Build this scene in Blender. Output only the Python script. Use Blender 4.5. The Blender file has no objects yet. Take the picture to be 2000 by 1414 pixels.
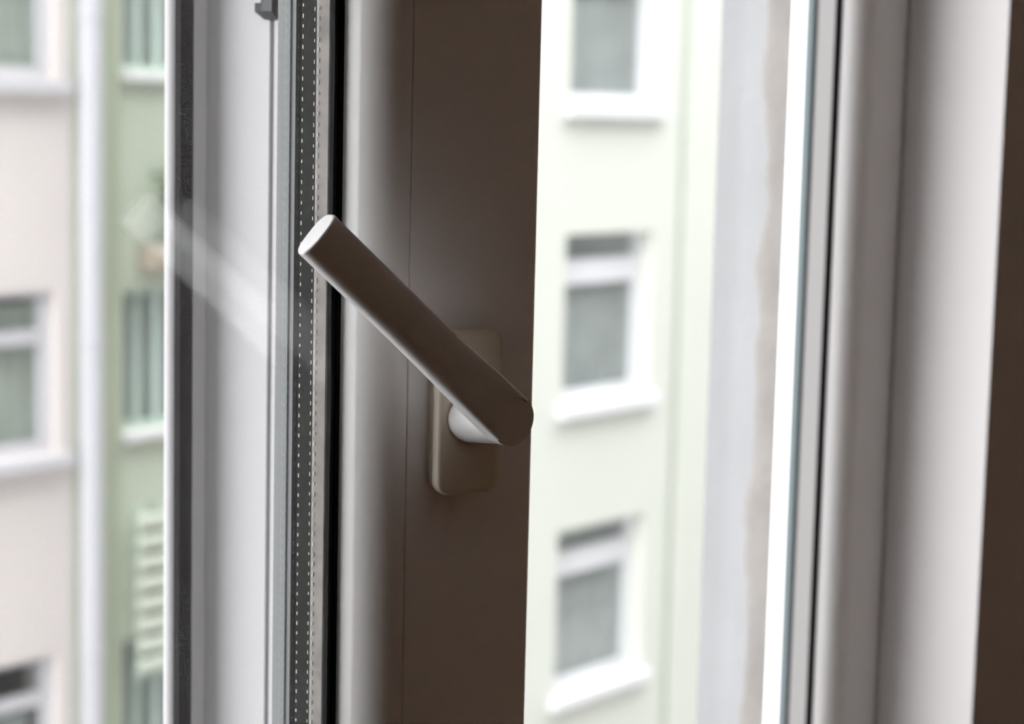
import bpy, bmesh, math, random
from math import sin, cos, tan, radians, pi, sqrt
from mathutils import Vector, Matrix, noise

random.seed(7)
scene = bpy.context.scene
COL = scene.collection
ZC = 1.5                                   # camera height above the room floor

# ------------------------------------------------------------------ camera
PHI, PITCH, ROLL, FPX = radians(51.3), radians(7.15), radians(1.36), 3960.0
F = Vector((sin(PHI) * cos(PITCH), cos(PHI) * cos(PITCH), -sin(PITCH)))
R0 = Vector((cos(PHI), -sin(PHI), 0)); U0 = R0.cross(F)
RV = R0 * cos(ROLL) + U0 * sin(ROLL); UV = U0 * cos(ROLL) - R0 * sin(ROLL)
cam_data = bpy.data.cameras.new('camera')
cam_data.sensor_width = 36.0
cam_data.lens = 36.0 * FPX / 2000.0
cam_data.clip_start = 0.02
cam_data.dof.use_dof = True
cam_data.dof.focus_distance = 0.805
cam_data.dof.aperture_fstop = 11.0
cam = bpy.data.objects.new('camera', cam_data)
M = Matrix((RV, UV, -F)).transposed().to_4x4()
M.translation = Vector((0, 0, ZC))
cam.matrix_world = M
COL.objects.link(cam)
scene.camera = cam

# ------------------------------------------------------------------ overcast sky
world = bpy.data.worlds.new('overcast_sky'); scene.world = world
world.use_nodes = True
nt = world.node_tree; nt.nodes.clear()
SKY = 9.0
tc = nt.nodes.new('ShaderNodeTexCoord'); sep = nt.nodes.new('ShaderNodeSeparateXYZ')
nt.links.new(tc.outputs['Generated'], sep.inputs[0])
mr = nt.nodes.new('ShaderNodeMapRange')      # CIE overcast: L = Lz (1 + 2 sin e) / 3
mr.inputs['From Min'].default_value = 0.0; mr.inputs['From Max'].default_value = 1.0
mr.inputs['To Min'].default_value = SKY * 0.74; mr.inputs['To Max'].default_value = SKY * 1.02
nt.links.new(sep.outputs['Z'], mr.inputs['Value'])
bg = nt.nodes.new('ShaderNodeBackground'); bg.inputs['Color'].default_value = (0.97, 0.975, 1.0, 1)
nt.links.new(mr.outputs[0], bg.inputs['Strength'])
wo = nt.nodes.new('ShaderNodeOutputWorld'); nt.links.new(bg.outputs[0], wo.inputs['Surface'])

vs = scene.view_settings
vs.view_transform = 'Standard'; vs.look = 'None'; vs.gamma = 1.0; vs.exposure = 0.0
vs.use_curve_mapping = False
scene.cycles.transparent_max_bounces = 24
scene.cycles.max_bounces = 14
scene.cycles.diffuse_bounces = 6

# ------------------------------------------------------------------ materials
MATS = {}
def pmat(name, col, rough=0.5, spec=0.5, metal=0.0, var=0.0, vscale=8.0, col2=None, bump=0.0, bscale=60.0, stretch=None):
    m = bpy.data.materials.new(name); m.use_nodes = True
    n = m.node_tree; b = n.nodes['Principled BSDF']
    b.inputs['Roughness'].default_value = rough
    b.inputs['Specular IOR Level'].default_value = spec
    b.inputs['Metallic'].default_value = metal
    b.inputs['Base Color'].default_value = (*col, 1)
    t = n.nodes.new('ShaderNodeTexCoord'); src = t.outputs['Object']
    if stretch:
        mp = n.nodes.new('ShaderNodeMapping'); mp.inputs['Scale'].default_value = stretch
        n.links.new(src, mp.inputs[0]); src = mp.outputs[0]
    if var > 0 or col2:
        nz = n.nodes.new('ShaderNodeTexNoise'); nz.inputs['Scale'].default_value = vscale; nz.inputs['Detail'].default_value = 5
        n.links.new(src, nz.inputs['Vector'])
        mx = n.nodes.new('ShaderNodeMix'); mx.data_type = 'RGBA'
        c2 = col2 if col2 else tuple(c * (1 - var) for c in col)
        mx.inputs[6].default_value = (*c2, 1); mx.inputs[7].default_value = (*col, 1)
        rp = n.nodes.new('ShaderNodeMapRange'); rp.inputs['From Min'].default_value = .35; rp.inputs['From Max'].default_value = .65
        n.links.new(nz.outputs[0], rp.inputs[0]); n.links.new(rp.outputs[0], mx.inputs[0])
        n.links.new(mx.outputs[2], b.inputs['Base Color'])
    if bump > 0:
        nb = n.nodes.new('ShaderNodeTexNoise'); nb.inputs['Scale'].default_value = bscale; nb.inputs['Detail'].default_value = 4
        n.links.new(src, nb.inputs['Vector'])
        bp = n.nodes.new('ShaderNodeBump'); bp.inputs['Strength'].default_value = bump; bp.inputs['Distance'].default_value = 0.002
        n.links.new(nb.outputs[0], bp.inputs['Height']); n.links.new(bp.outputs[0], b.inputs['Normal'])
    MATS[name] = m
    return m

def glass(name, tint, f0, dust=0.0, haze=0.0):
    """Flat clear pane: Fresnel mix of straight-through transmission and mirror reflection, dust specks on top."""
    m = bpy.data.materials.new(name); m.use_nodes = True
    n = m.node_tree; n.nodes.clear()
    out = n.nodes.new('ShaderNodeOutputMaterial')
    tr = n.nodes.new('ShaderNodeBsdfTransparent'); tr.inputs[0].default_value = (*tint, 1)
    gl = n.nodes.new('ShaderNodeBsdfGlossy'); gl.inputs['Roughness'].default_value = 0.0; gl.inputs[0].default_value = (1, 1, 1, 1)
    lw = n.nodes.new('ShaderNodeLayerWeight'); lw.inputs['Blend'].default_value = 0.5
    pw = n.nodes.new('ShaderNodeMath'); pw.operation = 'POWER'; pw.inputs[1].default_value = 5.0
    n.links.new(lw.outputs['Facing'], pw.inputs[0])
    ma = n.nodes.new('ShaderNodeMath'); ma.operation = 'MULTIPLY_ADD'; ma.inputs[1].default_value = 1 - f0; ma.inputs[2].default_value = f0
    n.links.new(pw.outputs[0], ma.inputs[0])
    mx = n.nodes.new('ShaderNodeMixShader')
    n.links.new(ma.outputs[0], mx.inputs[0]); n.links.new(tr.outputs[0], mx.inputs[1]); n.links.new(gl.outputs[0], mx.inputs[2])
    last = mx.outputs[0]
    if dust > 0:
        t = n.nodes.new('ShaderNodeTexCoord')
        nz = n.nodes.new('ShaderNodeTexNoise'); nz.inputs['Scale'].default_value = 1500; nz.inputs['Detail'].default_value = 3
        nz2 = n.nodes.new('ShaderNodeTexNoise'); nz2.inputs['Scale'].default_value = 60; nz2.inputs['Detail'].default_value = 3
        n.links.new(t.outputs['Object'], nz.inputs['Vector']); n.links.new(t.outputs['Object'], nz2.inputs['Vector'])
        r1 = n.nodes.new('ShaderNodeMapRange'); r1.inputs['From Min'].default_value = .54; r1.inputs['From Max'].default_value = .70
        r1.inputs['To Min'].default_value = haze; r1.inputs['To Max'].default_value = dust
        n.links.new(nz.outputs[0], r1.inputs[0])
        r2 = n.nodes.new('ShaderNodeMapRange'); r2.inputs['From Min'].default_value = .3; r2.inputs['From Max'].default_value = .7
        r2.inputs['To Min'].default_value = .5; r2.inputs['To Max'].default_value = 1.2
        n.links.new(nz2.outputs[0], r2.inputs[0])
        mm = n.nodes.new('ShaderNodeMath'); mm.operation = 'MULTIPLY'
        n.links.new(r1.outputs[0], mm.inputs[0]); n.links.new(r2.outputs[0], mm.inputs[1])
        tl = n.nodes.new('ShaderNodeBsdfTranslucent'); tl.inputs[0].default_value = (.75, .75, .76, 1)
        m2 = n.nodes.new('ShaderNodeMixShader')
        n.links.new(mm.outputs[0], m2.inputs[0]); n.links.new(last, m2.inputs[1]); n.links.new(tl.outputs[0], m2.inputs[2])
        last = m2.outputs[0]
    n.links.new(last, out.inputs['Surface'])
    MATS[name] = m
    return m

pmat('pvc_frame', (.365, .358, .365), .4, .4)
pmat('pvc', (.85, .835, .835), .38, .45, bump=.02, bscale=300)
pmat('pvc_bead', (.85, .835, .825), .42, .4, bump=.02, bscale=300)
pmat('handle_white', (.68, .668, .665), .30, .5)
pmat('rosette_ivory', (.70, .63, .52), .42, .45)
pmat('rosette_base', (.62, .55, .45), .5, .4)
pmat('rubber_black', (.007, .006, .007), .75, .12)
pmat('rubber_grey', (0.120, 0.122, 0.122), .7, .2)
pmat('weather_strip', (0.125, 0.130, 0.130), .7, .2)
pmat('rubber_dark', (.010, .011, .014), .75, .2, bump=.4, bscale=900)
pmat('rubber_outer', (.07, .09, .095), .6, .3)
pmat('spacer_black', (.012, .0125, .011), .9, .1)
pmat('spacer_alu', (0.187, 0.178, 0.172), .45, .5)
pmat('perforation', (0.480, 0.480, 0.440), .4, .5)
pmat('bond_strip', (0.520, 0.485, 0.455), .6, .3, var=.25, vscale=90)
pmat('striker_metal', (0.022, 0.024, 0.026), .5, .5, bump=.2, bscale=400)
pmat('striker_zinc', (.45, .45, .45), .4, .5, metal=.4)
pmat('room_plaster', (0.630, 0.605, 0.600), .85, .2, bump=.15, bscale=120)
pmat('room_wall', (0.800, 0.640, 0.500), .9, .2)
pmat('room_floor', (0.560, 0.370, 0.240), .5, .4, var=.3, vscale=3, stretch=(1, 12, 1))
pmat('room_ceiling', (0.860, 0.770, 0.680), .9, .2)
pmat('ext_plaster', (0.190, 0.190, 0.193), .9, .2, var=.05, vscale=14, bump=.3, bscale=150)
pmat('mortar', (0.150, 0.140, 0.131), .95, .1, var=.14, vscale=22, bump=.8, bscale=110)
pmat('pink_wall', (0.750, 0.695, 0.670), .9, .2, var=.03, vscale=1.5)
pmat('green_wall_dim', (0.520, 0.570, 0.460), .9, .2, var=.04, vscale=1.2)  # darker copy of green_wall: the dimmer left view is put into the colour
pmat('joint_green', (0.500, 0.550, 0.465), .9, .2)
pmat('green_wall', (0.655, 0.672, 0.610), .9, .2, var=.02, vscale=1.2)
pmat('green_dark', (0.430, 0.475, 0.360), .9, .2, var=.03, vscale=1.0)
pmat('far_white_pink', (.60, .595, .615), .6, .4)
pmat('room_back', (.36, .30, .255), .9, .2)
pmat('slat', (.62, .66, .56), .8, .2)
pmat('far_white', (0.760, 0.760, 0.785), .6, .4)
pmat('far_sill', (0.760, 0.755, 0.760), .7, .3)
pmat('far_pipe', (0.550, 0.545, 0.580), .45, .5)
pmat('far_teal', (0.600, 0.700, 0.640), .6, .4)
pmat('curtain_grey', (0.500, 0.510, 0.500), .9, .1, var=.18, vscale=2.5)
pmat('curtain_white', (0.620, 0.640, 0.630), .9, .1, var=.1, vscale=2.5)
pmat('curtain_sage', (0.550, 0.570, 0.510), .9, .1, var=.15, vscale=2)
pmat('far_room', (0.200, 0.220, 0.220), .9, .1)
pmat('leaf', (.12, .22, .09), .7, .3, var=.4, vscale=6)
pmat('clay', (0.380, 0.330, 0.270), .8, .2)
pmat('ground_paving', (.42, .41, .40), .9, .2, var=.15, vscale=.8)
glass('glass_dusty', (.962, .965, .963), .032, dust=.050, haze=.0002)
glass('glass_outer', (.962, .965, .963), .105)
glass('glass_clean', (.99, .995, .992), .025)
glass('glass_far', (.95, .97, .965), .05)

# ------------------------------------------------------------------ helpers
def link(name, me, mat, parent=None, smooth=False, mw=None):
    o = bpy.data.objects.new(name, me); COL.objects.link(o)
    if mat: me.materials.append(MATS[mat])
    if parent is not None: o.parent = parent
    if mw is not None: o.matrix_basis = mw
    if smooth:
        for p in me.polygons: p.use_smooth = True
    return o
def from_bm(name, bm, mat, parent=None, smooth=False, mw=None, recalc=True):
    if recalc: bmesh.ops.recalc_face_normals(bm, faces=bm.faces)
    me = bpy.data.meshes.new(name); bm.to_mesh(me); bm.free()
    return link(name, me, mat, parent, smooth, mw)
def empty(name, loc=(0, 0, 0), mw=None):
    o = bpy.data.objects.new(name, None); COL.objects.link(o)
    o.empty_display_size = .05
    if mw is not None: o.matrix_basis = mw
    else: o.location = loc
    return o
def tag(o, label=None, cat=None, group=None, kind=None):
    if label: o['label'] = label
    if cat: o['category'] = cat
    if group: o['group'] = group
    if kind: o['kind'] = kind
    return o
def bx(bm, x0, x1, y0, y1, z0, z1):
    v = [bm.verts.new(p) for p in ((x0, y0, z0), (x1, y0, z0), (x1, y1, z0), (x0, y1, z0), (x0, y0, z1), (x1, y0, z1), (x1, y1, z1), (x0, y1, z1))]
    for f in ((0, 3, 2, 1), (4, 5, 6, 7), (0, 1, 5, 4), (1, 2, 6, 5), (2, 3, 7, 6), (3, 0, 4, 7)):
        bm.faces.new([v[i] for i in f])
def box(name, mat, parent, x0, x1, y0, y1, z0, z1, bevel=0, mw=None):
    bm = bmesh.new(); bx(bm, x0, x1, y0, y1, z0, z1)
    if bevel: bmesh.ops.bevel(bm, geom=bm.edges[:], offset=bevel, segments=2, affect='EDGES', profile=.6)
    return from_bm(name, bm, mat, parent, mw=mw)
def prism(bm, poly, z0, z1):
    """extrude a closed (x, y) polygon along z"""
    a = [bm.verts.new((x, y, z0)) for x, y in poly]; b = [bm.verts.new((x, y, z1)) for x, y in poly]
    n = len(poly)
    for i in range(n): bm.faces.new((a[i], a[(i + 1) % n], b[(i + 1) % n], b[i]))
    bm.faces.new(a[::-1]); bm.faces.new(b)
def ring_piece(bm, prof, side, x0, x1, z0, z1):
    """one mitred side of a rectangular frame. prof: closed list of (d, w): d inward from the outer edge, w along local y"""
    def pt(d, w, end):
        if side == 'R': return (x1 - d, w, (z0 + d) if end == 0 else (z1 - d))
        if side == 'L': return (x0 + d, w, (z0 + d) if end == 0 else (z1 - d))
        if side == 'B': return ((x0 + d) if end == 0 else (x1 - d), w, z0 + d)
        return ((x0 + d) if end == 0 else (x1 - d), w, z1 - d)
    a = [bm.verts.new(pt(d, w, 0)) for d, w in prof]; b = [bm.verts.new(pt(d, w, 1)) for d, w in prof]
    n = len(prof)
    for i in range(n): bm.faces.new((a[i], a[(i + 1) % n], b[(i + 1) % n], b[i]))
    bm.faces.new(a[::-1]); bm.faces.new(b)
def frame4(names, prof, mat, parent, rect, smooth_angle=None):
    """four mitred pieces as four objects"""
    res = []
    for side in 'RLBT':
        bm = bmesh.new(); ring_piece(bm, prof, side, *rect)
        nm = names[0] if side in 'RL' else names[1]
        o = from_bm(nm, bm, mat, parent)
        if smooth_angle:
            for p in o.data.polygons: p.use_smooth = True
            o.data.set_sharp_from_angle(angle=radians(smooth_angle))
        res.append(o)
    return res
def frame1(name, prof, mat, parent, rect):
    bm = bmesh.new()
    for side in 'RLBT': ring_piece(bm, prof, side, *rect)
    return from_bm(name, bm, mat, parent)
def round_profile(pts, r, seg=4):
    """round every corner of a closed polygon that has a radius; pts: (x, y, radius or 0)"""
    out = []; n = len(pts)
    for i in range(n):
        x, y, rr = pts[i]
        if not rr: out.append((x, y)); continue
        p = Vector((x, y)); a = Vector(pts[i - 1][:2]); b = Vector(pts[(i + 1) % n][:2])
        da = (a - p).normalized(); db = (b - p).normalized()
        ang = da.angle(db); t = rr / tan(ang / 2)
        s = p + da * t; e = p + db * t
        c = p + (da + db).normalized() * (rr / sin(ang / 2))
        v0 = s - c; v1 = e - c; full = v0.angle_signed(v1)
        for k in range(seg + 1):
            th = -full * k / seg
            out.append((c.x + v0.x * cos(th) - v0.y * sin(th), c.y + v0.x * sin(th) + v0.y * cos(th)))
    return out
def holes_wall(bm, x0, x1, z0, z1, holes, y0, y1):
    xs = sorted({x0, x1, *[h[0] for h in holes], *[h[1] for h in holes]}); zs = sorted({z0, z1, *[h[2] for h in holes], *[h[3] for h in holes]})
    xs = [x for x in xs if x0 <= x <= x1]; zs = [z for z in zs if z0 <= z <= z1]
    nx, nz = len(xs) - 1, len(zs) - 1
    def solid(i, j):
        if i < 0 or j < 0 or i >= nx or j >= nz: return False
        cx = (xs[i] + xs[i + 1]) / 2; cz = (zs[j] + zs[j + 1]) / 2
        return not any(h[0] < cx < h[1] and h[2] < cz < h[3] for h in holes)
    V = {}
    def v(i, j, y):
        k = (i, j, y)
        if k not in V: V[k] = bm.verts.new((xs[i], y, zs[j]))
        return V[k]
    for i in range(nx):
        for j in range(nz):
            if not solid(i, j): continue
            bm.faces.new((v(i, j, y0), v(i + 1, j, y0), v(i + 1, j + 1, y0), v(i, j + 1, y0)))
            bm.faces.new((v(i, j, y1), v(i, j + 1, y1), v(i + 1, j + 1, y1), v(i + 1, j, y1)))
            if not solid(i - 1, j): bm.faces.new((v(i, j, y0), v(i, j + 1, y0), v(i, j + 1, y1), v(i, j, y1)))
            if not solid(i + 1, j): bm.faces.new((v(i + 1, j, y0), v(i + 1, j, y1), v(i + 1, j + 1, y1), v(i + 1, j + 1, y0)))
            if not solid(i, j - 1): bm.faces.new((v(i, j, y0), v(i, j, y1), v(i + 1, j, y1), v(i + 1, j, y0)))
            if not solid(i, j + 1): bm.faces.new((v(i, j + 1, y0), v(i + 1, j + 1, y0), v(i + 1, j + 1, y1), v(i, j + 1, y1)))

# ------------------------------------------------------------------ room shell
WZ0, WZ1 = 0.86, 2.22                      # window opening, bottom and top
YI, YF, YO, YX = 0.6065, 0.695, 0.765, 0.841   # room face, frame face, frame back, outer face
XL, XR = 0.225, 1.2815                     # room-side reveals
XJ = 1.3127                                # outer edge of the frame, behind the plaster
RX0, RX1, RY0, RH = -1.5, 2.7, -2.6, 2.5

bm = bmesh.new(); holes_wall(bm, RX0 - .2, RX1 + .2, -.1, RH + .1, [(XL, XR, WZ0, WZ1)], YI, .6978)
holes_wall(bm, RX0 - .2, RX1 + .2, -.1, RH + .1, [(XL, XJ, WZ0, WZ1)], .6979, YO)
tag(from_bm('wall_front', bm, 'room_plaster'), kind='structure')
tag(box('wall_left', 'room_wall', None, RX0 - .2, RX0, RY0 - .2, YI - .001, 0, RH), kind='structure')
tag(box('wall_right', 'room_wall', None, RX1, RX1 + .2, RY0 - .2, YI - .001, 0, RH), kind='structure')
tag(box('wall_back', 'room_back', None, RX0, RX1, RY0 - .2, RY0, 0, RH), kind='structure')
tag(box('floor', 'room_floor', None, RX0 - .2, RX1 + .2, RY0 - .2, YI - .001, -.1, 0), kind='structure')
tag(box('ceiling', 'room_ceiling', None, RX0 - .2, RX1 + .2, RY0 - .2, YI - .001, RH, RH + .1), kind='structure')

XE0, XE1 = .25, 1.29                       # outer reveals
GZ, TOPZ = -8.5, 16.0
bm = bmesh.new(); holes_wall(bm, -8, 48, GZ, TOPZ, [(XE0, XE1, WZ0 + .02, WZ1 - .02)], YO, YX)
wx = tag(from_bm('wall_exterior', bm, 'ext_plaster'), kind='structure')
# rough strip of old mortar and foam left along the frame on the outer reveal
def mortar(x_face, sgn, seed):
    bm = bmesh.new(); rows = 150; colsn = 7
    z0, z1 = WZ0 + .021, WZ1 - .021
    key = [(1.30, .80), (1.325, .797), (1.345, .803), (1.36, .811), (1.372, .799), (1.39, .7975), (1.405, .7985), (1.425, .7995), (1.445, .800), (1.47, .802), (1.50, .8035), (1.53, .802)]
    grid = []
    for i in range(rows + 1):
        z = z0 + (z1 - z0) * i / rows
        e = .8005 + .0065 * noise.noise(Vector((seed, z * 14, 0))) + .0050 * noise.noise(Vector((seed, z * 45, 3))) + .0012 * noise.noise(Vector((seed, z * 160, 5)))
        row = []
        for j in range(colsn + 1):
            t = j / colsn; y = YO + .0005 + (e - YO) * t
            h = .0022 * (1 - t ** 5) + .0007 * noise.noise(Vector((y * 160, z * 110, seed)))
            if j == colsn: h = -.0004
            row.append(bm.verts.new((x_face - sgn * h, y, z)))
        grid.append(row)
    back = [[bm.verts.new((x_face + sgn * .002, v.co.y, v.co.z)) for v in (r[0], r[-1])] for r in grid]
    for i in range(rows):
        for j in range(colsn):
            bm.faces.new((grid[i][j], grid[i][j + 1], grid[i + 1][j + 1], grid[i + 1][j]))
        bm.faces.new((grid[i][0], grid[i + 1][0], back[i + 1][0], back[i][0]))
        bm.faces.new((grid[i][-1], back[i][1], back[i + 1][1], grid[i + 1][-1]))
    return from_bm('mortar_strip', bm, 'mortar', wx, smooth=True)
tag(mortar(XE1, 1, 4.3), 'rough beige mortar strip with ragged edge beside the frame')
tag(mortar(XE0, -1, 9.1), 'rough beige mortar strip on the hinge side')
tag(box('trim_1', 'pvc', None, XL + .002, XR - .002, YI - .02, YF - .001, WZ0 + .0005, WZ0 + .022, .003), kind='structure')
tag(box('courtyard_ground', 'ground_paving', None, -8, 48, YX + .001, 14, GZ - .3, GZ), kind='structure')

# ------------------------------------------------------------------ the fixed window frame
win = tag(empty('window_1', (0, 0, 0)), kind='structure')
FX0, FX1, FZ0, FZ1 = XL + .0005, XJ - .0003, WZ0 + .0225, WZ1 - .0005
# profile: d inward from the outer edge, y world
jp = round_profile([(0, .698, 0), (.0377, .698, .002), (.0377, .748, 0), (.0597, .748, .0025), (.0597, .7555, .0025), (.0437, .7555, 0), (.0377, .7645, 0), (0, .7645, 0)], 1)
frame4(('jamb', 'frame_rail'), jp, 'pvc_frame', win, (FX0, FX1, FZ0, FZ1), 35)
fg = [(.0485, .748), (.0575, .748), (.0565, .7442), (.0495, .7442)]
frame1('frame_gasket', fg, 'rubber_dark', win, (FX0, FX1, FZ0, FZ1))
# mullion between the two openings
XM = .7168
def sym(pts): return pts + [(2 * XM - x, y, r) for x, y, r in reversed(pts)]
mp = sym([(.6885, .748, 0), (.6885, .7042, 0), (.6915, .7042, 0), (.6915, .7012, 0), (.6885, .7012, 0), (.6885, .6950, .0022)])
half = [(.700, .7645, 0), (.683, .7645, .002), (.683, .7555, 0), (.6665, .7555, .003), (.6665, .748, .003)] + [(.6885, .748, 0), (.6885, .7042, 0), (.6915, .7042, 0), (.6915, .7012, 0), (.6885, .7012, 0), (.6885, .6950, .0022)]
full = half + [(2 * XM - x, y, r) for x, y, r in reversed(half)]
bm = bmesh.new(); prism(bm, round_profile(full, 1), FZ0 + .03, FZ1 - .03)
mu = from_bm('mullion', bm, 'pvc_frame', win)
for p in mu.data.polygons: p.use_smooth = True
mu.data.set_sharp_from_angle(angle=radians(35))
tag(mu, 'white mullion profile behind the dusty pane')
for s in (0, 1):
    g = [(.6682, .7482), (.6685, .7446), (.6769, .7446), (.6775, .7482)]
    if s: g = [(2 * XM - x, y) for x, y in reversed(g)]
    bm = bmesh.new(); prism(bm, g, FZ0 + .0605, FZ1 - .0605)
    from_bm('mullion_gasket', bm, 'rubber_dark', win)
# steel keep for the locking bolt, screwed into the groove
kz = ZC + .0425
bm = bmesh.new()
poly = [(.6884, .6978), (.6835, .6980), (.6835, .7048), (.6860, .7120), (.6884, .7120)]
a = [bm.verts.new((x, y, kz)) for x, y in poly]; b = [bm.verts.new((x, y, kz + .075)) for x, y in poly]
tip = [bm.verts.new((.6890 if x < .689 else x, min(max(y, .6990), .7070), kz - .0045)) for x, y in poly]
for i in range(len(poly)):
    j = (i + 1) % len(poly)
    bm.faces.new((a[i], a[j], b[j], b[i])); bm.faces.new((tip[i], tip[j], a[j], a[i]))
bm.faces.new(b); bm.faces.new(tip[::-1])
kp = from_bm('lock_keep', bm, 'striker_metal', win)
tag(kp, 'dark metal lock keep at the top of the mullion')
bm = bmesh.new(); prism(bm, [(.6829, .7050), (.6855, .7125), (.6884, .7125), (.6884, .7121), (.6859, .7121), (.6834, .7048)], kz + .004, kz + .073)
from_bm('keep_face', bm, 'striker_zinc', kp)

# ------------------------------------------------------------------ sashes
def arc_bead(d0, d1, depth, n=22):
    """bead cross-section, rounded on the glass side (d, y) with y = -w"""
    pts = [(d0, depth)]
    for k in range(n + 1):
        x = k / n
        pts.append((d0 + (d1 - d0) * x, (depth - .001) * (.74 * x * x + .26 * x ** 8)))
    pts.append((d1, depth))
    return pts
def make_sash(root, rect, d_bead, d_in, right):
    x0, x1, z0, z1 = rect
    if not right: g0, gap, lipd, gin, gout = .024, .0195, .0897, .004, .004
    else: g0, gap, lipd, gin, gout = .0163, .0105, .0720, .003, .003
    gA0, gA1 = g0, g0 + gin; gB0, gB1 = gA1 + gap, gA1 + gap + gout
    og = .0040 if not right else .0055
    l0, l1 = gB1 + og, gB1 + og + .012
    prof = round_profile([(0, 0, .0025), (d_bead - .0006, 0, .0006), (d_bead - .0006, l0 - .0005, 0), (lipd, l0, .001), (lipd, l1, .002),
                          (lipd - .02, l1 + .004, .002), (.020, l1 + .004, .001), (.020, .0175, 0), (0, .0175, .001)], 1)
    frame4(('stile', 'rail'), prof, 'pvc', root, rect, 35)
    frame4(('glazing_bead', 'glazing_bead'), arc_bead(d_bead, d_in, g0 - .0010), 'pvc_bead', root, rect, 50)
    return gA0, gA1, gB0, gB1, l0, lipd

TH = radians(19); uv = Vector((cos(TH), -sin(TH), 0)); nv = Vector((-sin(TH), -cos(TH), 0))
O = Vector((.64140478, .54303641, ZC - .12579307))
WH = .42
mw = Matrix(((cos(TH), sin(TH), 0), (-sin(TH), cos(TH), 0), (0, 0, 1))).to_4x4()   # local x = along sash, local y = outward (-n)
SZ0, SZ1 = WZ0 + .038, WZ1 - .018
mw.translation = Vector((O.x, O.y, SZ0))
sash = tag(empty('window_sash', mw=mw), 'open white window sash carrying the diagonal lever handle and dusty double glazing', 'window sash')
SH = SZ1 - SZ0; HZ = O.z - SZ0
rect = (-WH, .0387, 0, SH)
gA0, gA1, gB0, gB1, l0, lipd = make_sash(sash, rect, .0627, .0832, False)
# the black inner gasket: an uneven lip pressed on the glass
def wavy_gasket(name, d0, d1, y0, y1, parent, rect, mat):
    bm = bmesh.new(); x0, x1, z0, z1 = rect; n = 420
    sec = []
    za, zb = z0 + d1, z1 - d1
    for i in range(n + 1):
        z = za + (zb - za) * i / n
        e = d1 + .00035 * noise.noise(Vector((1.7, z * 26, 0))) + .0001 * noise.noise(Vector((5, z * 300, 2)))
        pts = [(d0, y1), (d0, y0), (d0 + .0016, y0 + .0004), (d0 + .0019, y0 + .0011), (d0 + .0023, y0 + .0011), (d0 + .0026, y0 + .0005), (e - .0006, y0 + .0013), (e, y1)]
        sec.append([bm.verts.new((x1 - d, y, z)) for d, y in pts])
    for i in range(n):
        for k in range(len(sec[0]) - 1):
            bm.faces.new((sec[i][k], sec[i][k + 1], sec[i + 1][k + 1], sec[i + 1][k]))
    flat = [(d0, y1), (d0, y0), (d1 - .0006, y0 + .0012), (d1, y1)]
    for side in 'LBT': ring_piece(bm, flat, side, *rect)
    return from_bm(name, bm, mat, parent, smooth=False)
wavy_gasket('inner_gasket', .0833, .0875, .0200, gA0 - .0002, sash, rect, 'rubber_black')
def pane(name, mat, parent, rect, d, y0, y1):
    x0, x1, z0, z1 = rect
    return box(name, mat, parent, x0 + d, x1 - d, y0, y1, z0 + d, z1 - d)
pane('inner_pane', 'glass_dusty', sash, rect, .0720, gA0, gA1)
pane('outer_pane', 'glass_outer', sash, rect, .0720, gB0, gB1)
# spacer bar: black side wall with two rows of perforations, light bonded strip against the inner pane
sp = frame1('spacer', [(.080, gA1 + .0050), (.0893, gA1 + .0050), (.0893, gB0 - .0003), (.080, gB0 - .0003)], 'spacer_black', sash, rect)
frame1('bond_strip', [(.080, gA1 + .0002), (.0860, gA1 + .0002), (.0893, gA1 + .0046), (.0893, gA1 + .0049), (.080, gA1 + .0049)], 'bond_strip', sp, rect)
def dots(name, x, y, dx, dy, dz, pitch, off):
    bm = bmesh.new(); z = .12 + off
    while z < SH - .12:
        zz = z + random.uniform(-.0001, .0001); hh = dz * random.uniform(.8, 1.2)
        bx(bm, x - dx, x + dx, y - dy, y + dy, zz - hh, zz + hh)
        z += pitch
    return tag(from_bm(name, bm, 'perforation', sp), kind='stuff')
xs = .0387 - .0893
dots('perforations', xs, gA1 + .0068, .00008, .00022, .0007, .0043, 0)
dots('perforations', xs, gB0 - .0020, .00008, .00030, .0007, .0043, .0018)
dots('perforations', xs + .0005, gA1 + .0038, .00022, .00022, .0009, .0043, .0004)
frame1('outer_gasket', [(.0800, gB1 + .0001), (.0896, gB1 + .0001), (.0896, l0 - .0001), (.0800, l0 - .0001)], 'rubber_grey', sash, rect)
frame1('weather_strip', [(.0890, l0 - .00005), (.0904, l0 - .00005), (.0906, l0 + .0060), (.0904, l0 + .0118), (.0890, l0 + .0122)], 'weather_strip', sash, rect)

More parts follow.
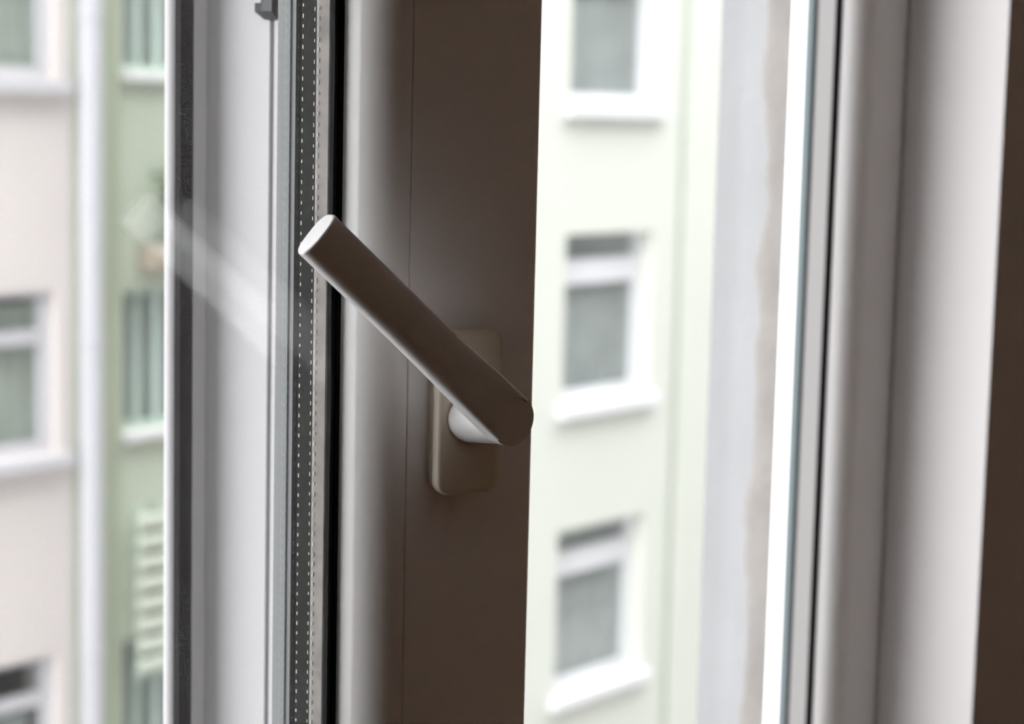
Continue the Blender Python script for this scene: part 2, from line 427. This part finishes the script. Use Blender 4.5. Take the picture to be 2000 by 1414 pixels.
# ---- handle: lever > rosette, base plate
BETA = radians(41.1)
def loft_lever():
    bm = bmesh.new()
    Rp, L = .0106, .1152
    NB = 176
    def sm(t): t = max(0, min(1, t)); return t * t * (3 - 2 * t)
    avals = []
    for i in range(46): avals.append(-Rp * cos(radians(1.2 + 88.8 * i / 45)))
    for i in range(1, 60): avals.append(.030 * i / 60)
    for i in range(0, 46): avals.append(.030 + (L - .0012 - .030) * i / 45)
    for k in range(1, 7): avals.append(L - .0012 + .0012 * sin(radians(15 * k)))
    rings = []
    for a in avals:
        hw = sqrt(max(Rp * Rp - a * a, 0)) if a < 0 else Rp + (.0098 - Rp) * sm(a / .075)
        t = sm((a - .004) / .034)
        top = .0362 + .0002 * sm(a / .05); bot = .0222 + (.0238 - .0222) * sm(a / .06)
        p_top = 7.0 + (2.7 - 7.0) * t; p_bot = 4.0 + (2.8 - 4.0) * t
        k = 1.0
        if a > L - .0012:
            s = (a - (L - .0012)) / .0012
            k = 1 - .0012 / hw * (1 - sqrt(max(0, 1 - s * s)))
        mid = (top + bot) / 2; hc = (top - bot) / 2
        kc = 1 - (1 - k) * hw / hc
        ring = []
        for j in range(NB):
            th = 2 * pi * j / NB
            c, s_ = cos(th), sin(th)
            p = p_top if s_ > 0 else p_bot
            b = hw * k * math.copysign(abs(c) ** (2 / p), c); cc = hc * kc * math.copysign(abs(s_) ** (2 / p), s_)
            z = mid + cc
            r = sqrt(a * a + b * b)
            if s_ > 0:                       # facet: the flat disc over the spindle, tilted away from the lever
                if r < .0094: z = min(z, .0361 - .17 * (.0094 - a))
                elif a < 0: z = min(z, .0361 - .17 * (.0094 - a))
            ring.append(bm.verts.new((a, b, z)))
        rings.append(ring)
    for i in range(len(rings) - 1):
        for j in range(NB):
            bm.faces.new((rings[i][j], rings[i][(j + 1) % NB], rings[i + 1][(j + 1) % NB], rings[i + 1][j]))
    bm.faces.new(rings[0][::-1]); bm.faces.new(rings[-1])
    # neck: round shaft from the rosette into the lever
    nn = 64; prev = None
    for (h, r) in ((.0004, .0101), (.0008, .0104), (.004, .01045), (.012, .0105), (.018, .0106), (.023, .0106), (.027, .0105)):
        sag = .0036 * (1 - h / .027)          # the shaft leaves the rosette a little below its centre
        cur = [bm.verts.new((r * cos(2 * pi * j / nn) - sag * sin(BETA), r * sin(2 * pi * j / nn) + sag * cos(BETA), h)) for j in range(nn)]
        if prev:
            for j in range(nn): bm.faces.new((prev[j], prev[(j + 1) % nn], cur[(j + 1) % nn], cur[j]))
        prev = cur
    return bm
# lever local: x along the lever, z away from the sash;  sash local: x = u, y = outward, z = up
ex = Vector((-cos(BETA), 0, sin(BETA))); ez = Vector((0, -1, 0)); ey = ez.cross(ex)
hm = Matrix((ex, ey, ez)).transposed().to_4x4(); hm.translation = Vector((-.0006, -.011, HZ + .0017))
handle = from_bm('handle', loft_lever(), 'handle_white', sash, mw=hm)
for p in handle.data.polygons: p.use_smooth = True
handle.data.set_sharp_from_angle(angle=radians(38))
tag(handle, 'smooth white lever handle turned diagonally up to the left')
def rounded_rect(w, h, r, seg=8):
    pts = []
    for cx, cy, a0 in ((w - r, h - r, 0), (-w + r, h - r, 90), (-w + r, -h + r, 180), (w - r, -h + r, 270)):
        for k in range(seg + 1):
            a = radians(a0 + 90 * k / seg); pts.append((cx + r * cos(a), cy + r * sin(a)))
    return pts
def plate(levels):
    """stack of rounded rectangles: (height, half width, half height, corner radius)"""
    bm = bmesh.new(); prev = None; first = None
    for (z, w, h, r) in levels:
        cur = [bm.verts.new((x, y, z)) for x, y in rounded_rect(w, h, r)]
        if prev:
            for j in range(len(cur)): bm.faces.new((prev[j], prev[(j + 1) % len(cur)], cur[(j + 1) % len(cur)], cur[j]))
        else: first = cur
        prev = cur
    bm.faces.new(first[::-1]); bm.faces.new(prev)
    return bm
# rosette lies in the sash plane: local x = u, y = up, z = towards the room
rm = Matrix(((1, 0, 0), (0, 0, 1), (0, -1, 0))).transposed()
rm = Matrix((Vector((1, 0, 0)), Vector((0, 0, 1)), Vector((0, -1, 0)))).transposed().to_4x4()
rm.translation = Vector((.0005, -.0002, HZ))
inv = hm.inverted()
W2, H2 = .0153, .0347
ro = from_bm('rosette', plate([(.0056, W2 - .0006, H2 - .0006, .0062), (.0060, W2, H2, .0066), (.0090, W2 - .0002, H2 - .0002, .0064), (.0101, W2 - .0007, H2 - .0007, .0060), (.0107, W2 - .0016, H2 - .0016, .0055), (.0110, W2 - .0030, H2 - .0030, .0045)]),
             'rosette_ivory', handle, mw=inv @ rm)
for p in ro.data.polygons: p.use_smooth = True
ro.data.set_sharp_from_angle(angle=radians(40))
tag(ro, 'ivory rounded rectangular rosette under the lever')
rb = from_bm('base_plate', plate([(.0000, W2 - .0008, H2 - .0022, .006), (.0008, W2 - .0004, H2 - .0018, .0062), (.0044, W2, H2 - .0012, .0066), (.0050, W2 - .0004, H2 - .0016, .0064)]),
             'rosette_base', handle, mw=inv @ rm)
for p in rb.data.polygons: p.use_smooth = True
rb.data.set_sharp_from_angle(angle=radians(40))

# ---- closed right-hand sash
RS0, RS1 = .7300, 1.2790
sash2 = tag(empty('window_sash', (0, .680, SZ0)), 'closed white window sash beside the pale plaster reveal', 'window sash')
rect2 = (RS0, RS1, 0, SH)
a0, a1, b0, b1, ll0, lip2 = make_sash(sash2, rect2, .0502, .0690, True)
frame1('inner_gasket', [(.0690, a0 - .0002), (.0690, .0128), (.0712, .0140), (.0726, a0 - .0002)], 'rubber_black', sash2, rect2)
pane('pane', 'glass_clean', sash2, rect2, .0610, b0, b1)
frame1('rebate_strip', [(.063, a0 + .0001), (.0720, a0 + .0001), (.0720, b0 - .0001), (.063, b0 - .0001)], 'spacer_alu', sash2, rect2)
frame1('outer_gasket', [(.063, b1 + .0001), (.0725, b1 + .0001), (.0725, ll0 - .0001), (.063, ll0 - .0001)], 'rubber_outer', sash2, rect2)

# ------------------------------------------------------------------ houses across the courtyard
YW = 12.0
def curtain(bm, x0, x1, z0, z1, y, folds, amp):
    n = int(folds * 8); prev = None
    for i in range(n + 1):
        x = x0 + (x1 - x0) * i / n; yy = y + amp * sin(2 * pi * folds * i / n) + amp * .5 * sin(2.3 * i)
        cur = (bm.verts.new((x, yy, z0)), bm.verts.new((x, yy, z1)))
        if prev: bm.faces.new((prev[0], cur[0], cur[1], prev[1]))
        prev = cur
def far_window(parent, hole, tz0, tz1, fw, recess, sill_out, sill_h, sill_ext, cur, mat='far_white', ft=.02):
    """window part with pane, frame and sill sub-parts, set back in a wall hole"""
    x0, x1, z0, z1 = hole; y = YW + recess
    bm = bmesh.new()
    for a in ((x0, x0 + fw, z0, z1), (x1 - fw, x1, z0, z1), (x0 + fw, x1 - fw, z0, z0 + fw), (x0 + fw, x1 - fw, z1 - ft, z1), (x0 + fw, x1 - fw, tz0, tz1)):
        bx(bm, a[0] + .001, a[1] - .001, y, y + .07, a[2] + .001, a[3] - .001)
    w = from_bm('window', bm, mat, parent)
    box('pane', 'glass_far', w, x0 + fw - .01, x1 - fw + .01, y + .03, y + .04, tz1 - .01, z1 - ft + .01)
    box('pane', 'glass_far', w, x0 + fw - .01, x1 - fw + .01, y + .03, y + .04, z0 + fw - .01, tz0 + .01)
    box('sill', mat, w, x0 - sill_ext, x1 + sill_ext, YW - sill_out, y - .001, z0 - sill_h, z0 - .001, .01)
    for cmat, c0, c1, d0, d1, folds in cur:
        bm = bmesh.new(); curtain(bm, c0, c1, d0, d1, y + .10, folds, .015)
        from_bm('curtain', bm, cmat, w, smooth=True)
    bm = bmesh.new()
    bx(bm, x0 - .3, x1 + .3, YW + .42, YW + 1.3, z0 - .2, z1 + .2)
    bmesh.ops.delete(bm, geom=[f for f in bm.faces if f.calc_center_median().y < YW + .43], context='FACES')
    from_bm('room_behind', bm, 'far_room', w)
    return w

pink = tag(empty('apartment_building', (0, 0, 0)), 'pale pink rendered apartment building at the left edge beyond the glass', 'building', 'buildings across the courtyard')
green = tag(empty('apartment_building', (0, 0, 0)), 'pale green apartment building with white windows beyond the open sash', 'building', 'buildings across the courtyard')
PX1 = 9.70
ph = []
for cx in (8.26, 5.4):
    for k in range(-2, 4):
        zt = ZC - 1.42 - 2.76 * k; ph.append((cx, cx + 1.30, zt - 1.22, zt))
bm = bmesh.new(); holes_wall(bm, 2.0, PX1, GZ, TOPZ - 1, ph, YW, YW + .4)
from_bm('wall', bm, 'pink_wall', pink)
for i, h in enumerate(ph):
    k = i % 6
    x0, x1, z0, z1 = h
    if k == 3: cur = [('curtain_white', x1 - .62, x1 - .17, z0 + .20, z0 + .75, 7), ('curtain_sage', x0 + .1, x1 - .60, z0 + .16, z0 + .78, 6)]
    elif k == 4: cur = []
    else: cur = [('curtain_sage', x0 + .05, x1 - .05, z0 + .05, z1 - .1, 9)]
    far_window(pink, h, z1 - .40, z1 - .29, .095, .07, .10, .10, .10, cur, 'far_white_pink', .05)

gh = []
for cx in (15.78, 12.7, 20.6):
    for k in range(-2, 4):
        zt = ZC - 1.225 - 2.965 * k; gh.append((cx, cx + 1.50, zt - 1.70, zt))
STX0, STX1 = 10.20, 11.35
sh = []
for k in range(-2, 4):
    zt = ZC - 1.455 - 2.76 * k; sh.append((STX0, STX1, zt - 1.10, zt))
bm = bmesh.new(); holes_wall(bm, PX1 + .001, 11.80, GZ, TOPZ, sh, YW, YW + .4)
from_bm('wall', bm, 'green_wall_dim', green)  # left part of the same green wall, shaded by its colour
bm = bmesh.new(); holes_wall(bm, 11.80, 17.70, GZ, TOPZ, gh, YW, YW + .4)
from_bm('wall', bm, 'green_wall', green)
bm = bmesh.new(); holes_wall(bm, 17.86, 36, GZ, TOPZ, gh, YW, YW + .4)
from_bm('wall', bm, 'green_wall', green)
box('expansion_joint', 'joint_green', green, 17.701, 17.859, YW + .05, YW + .4, GZ, TOPZ)
for i, h in enumerate(gh):
    k = i % 6; x0, x1, z0, z1 = h
    mat = 'curtain_grey' if k != 4 else 'curtain_white'
    cur = [(mat, x0 + .03, x1 - .03, z0 + .03, z1 - .05, 8)]
    far_window(green, h, z1 - .51, z1 - .26, .12, .15, .09, .11, .08, cur)
# stair bay: glazing with teal bars between spandrels in the dimmed green
box('bay_panel', 'green_dark', green, 9.90, 10.13, YW - .03, YW - .0005, GZ, TOPZ - .5)  # plain wall green here too, darkened in colour for the dim left view
for i, h in enumerate(sh):
    x0, x1, z0, z1 = h; y = YW + .10
    bm = bmesh.new()
    for a, b in ((x0, x0 + .05), (x0 + .20, x0 + .25), (x0 + .40, x0 + .46), (x0 + .68, x0 + .73), (x1 - .05, x1)):
        bx(bm, a + .001, b - .001, y, y + .06, z0 + .001, z1 - .001)
    for a, b in ((z0, z0 + .05), (z1 - .05, z1)):
        bx(bm, x0 + .002, x1 - .002, y + .005, y + .055, a + .001, b - .001)
    w = from_bm('stair_window', bm, 'far_teal', green)
    box('pane', 'glass_far', w, x0 + .01, x1 - .01, y + .025, y + .035, z0 + .01, z1 - .01)
    box('sill', 'far_sill', w, x0 - .02, x1 + .02, YW - .08, y - .001, z0 - .07, z0 - .001, .01)
    if i == 2:
        for q in range(8):                   # pale curved balustrade slats under the middle stair window
            zz = z0 - .66 - .165 * q
            box('rail_slat', 'slat', w, x0 + .07, x0 + .98, YW - .11, YW - .05, zz - .115, zz, .03)
        for q in range(4):
            box('rail_post', 'far_teal', w, x0 + .14 + .25 * q, x0 + .17 + .25 * q, YW - .05, YW - .0005, z0 - 2.0, z0 - .6)
    bm = bmesh.new(); curtain(bm, x0 + .03, x1 - .03, z0 + .03, z1 - .03, y + .2, 8, .03)
    from_bm('curtain', bm, 'curtain_white', w, smooth=True)
    bm = bmesh.new(); bx(bm, x0 - .2, x1 + .2, YW + .42, YW + 1.3, z0 - .1, z1 + .1)
    bmesh.ops.delete(bm, geom=[f for f in bm.faces if f.calc_center_median().y < YW + .43], context='FACES')
    from_bm('room_behind', bm, 'far_room', w)
# rainwater pipe at the joint of the two houses
dp = empty('drainpipe', (9.80, YW - .10, GZ)); tag(dp, 'pale lilac rainwater pipe between the pink and green houses', 'pipe')
bm = bmesh.new(); bmesh.ops.create_cone(bm, cap_ends=True, segments=24, radius1=.085, radius2=.085, depth=TOPZ - GZ - 1)
bmesh.ops.translate(bm, vec=(0, 0, (TOPZ - GZ - 1) / 2), verts=bm.verts)
from_bm('tube', bm, 'far_pipe', dp, smooth=False)
for k in range(7):
    bm = bmesh.new(); bmesh.ops.create_cone(bm, cap_ends=True, segments=24, radius1=.094, radius2=.094, depth=.05)
    bmesh.ops.translate(bm, vec=(0, 0, 1.0 + 2.4 * k), verts=bm.verts)
    bx(bm, -.02, .02, .06, .0998, 1.0 + 2.4 * k - .02, 1.0 + 2.4 * k + .02)
    from_bm('pipe_clip', bm, 'far_pipe', dp)

# trailing plant in a box hung on the stair bay
fb = empty('flower_box', (10.60, YW - .12, ZC - 1.16)); tag(fb, 'small green plant trailing over a brown box on the green facade', 'plant')
bm = bmesh.new(); bx(bm, -.26, .26, -.10, .115, -.14, .06)
bmesh.ops.bevel(bm, geom=bm.edges[:], offset=.015, segments=2, affect='EDGES')
from_bm('box', bm, 'clay', fb)
bm = bmesh.new(); rr = random.Random(3)
for q in range(230):
    t = rr.random(); c = Vector((rr.gauss(0, .10) * (1 - .5 * t), rr.uniform(-.05, .05), .05 + .75 * t * t * rr.uniform(.6, 1)))
    d = Vector((rr.gauss(0, 1), rr.gauss(0, 1), rr.gauss(.2, .6))).normalized(); e = d.cross(Vector((rr.gauss(0, 1), rr.gauss(0, 1), rr.gauss(0, 1)))).normalized()
    l = rr.uniform(.04, .075)
    v = [bm.verts.new(c + p) for p in (-d * l, e * l * .45, d * l, -e * l * .45)]
    bm.faces.new(v)
tag(from_bm('foliage', bm, 'leaf', fb, recalc=False), kind='stuff')
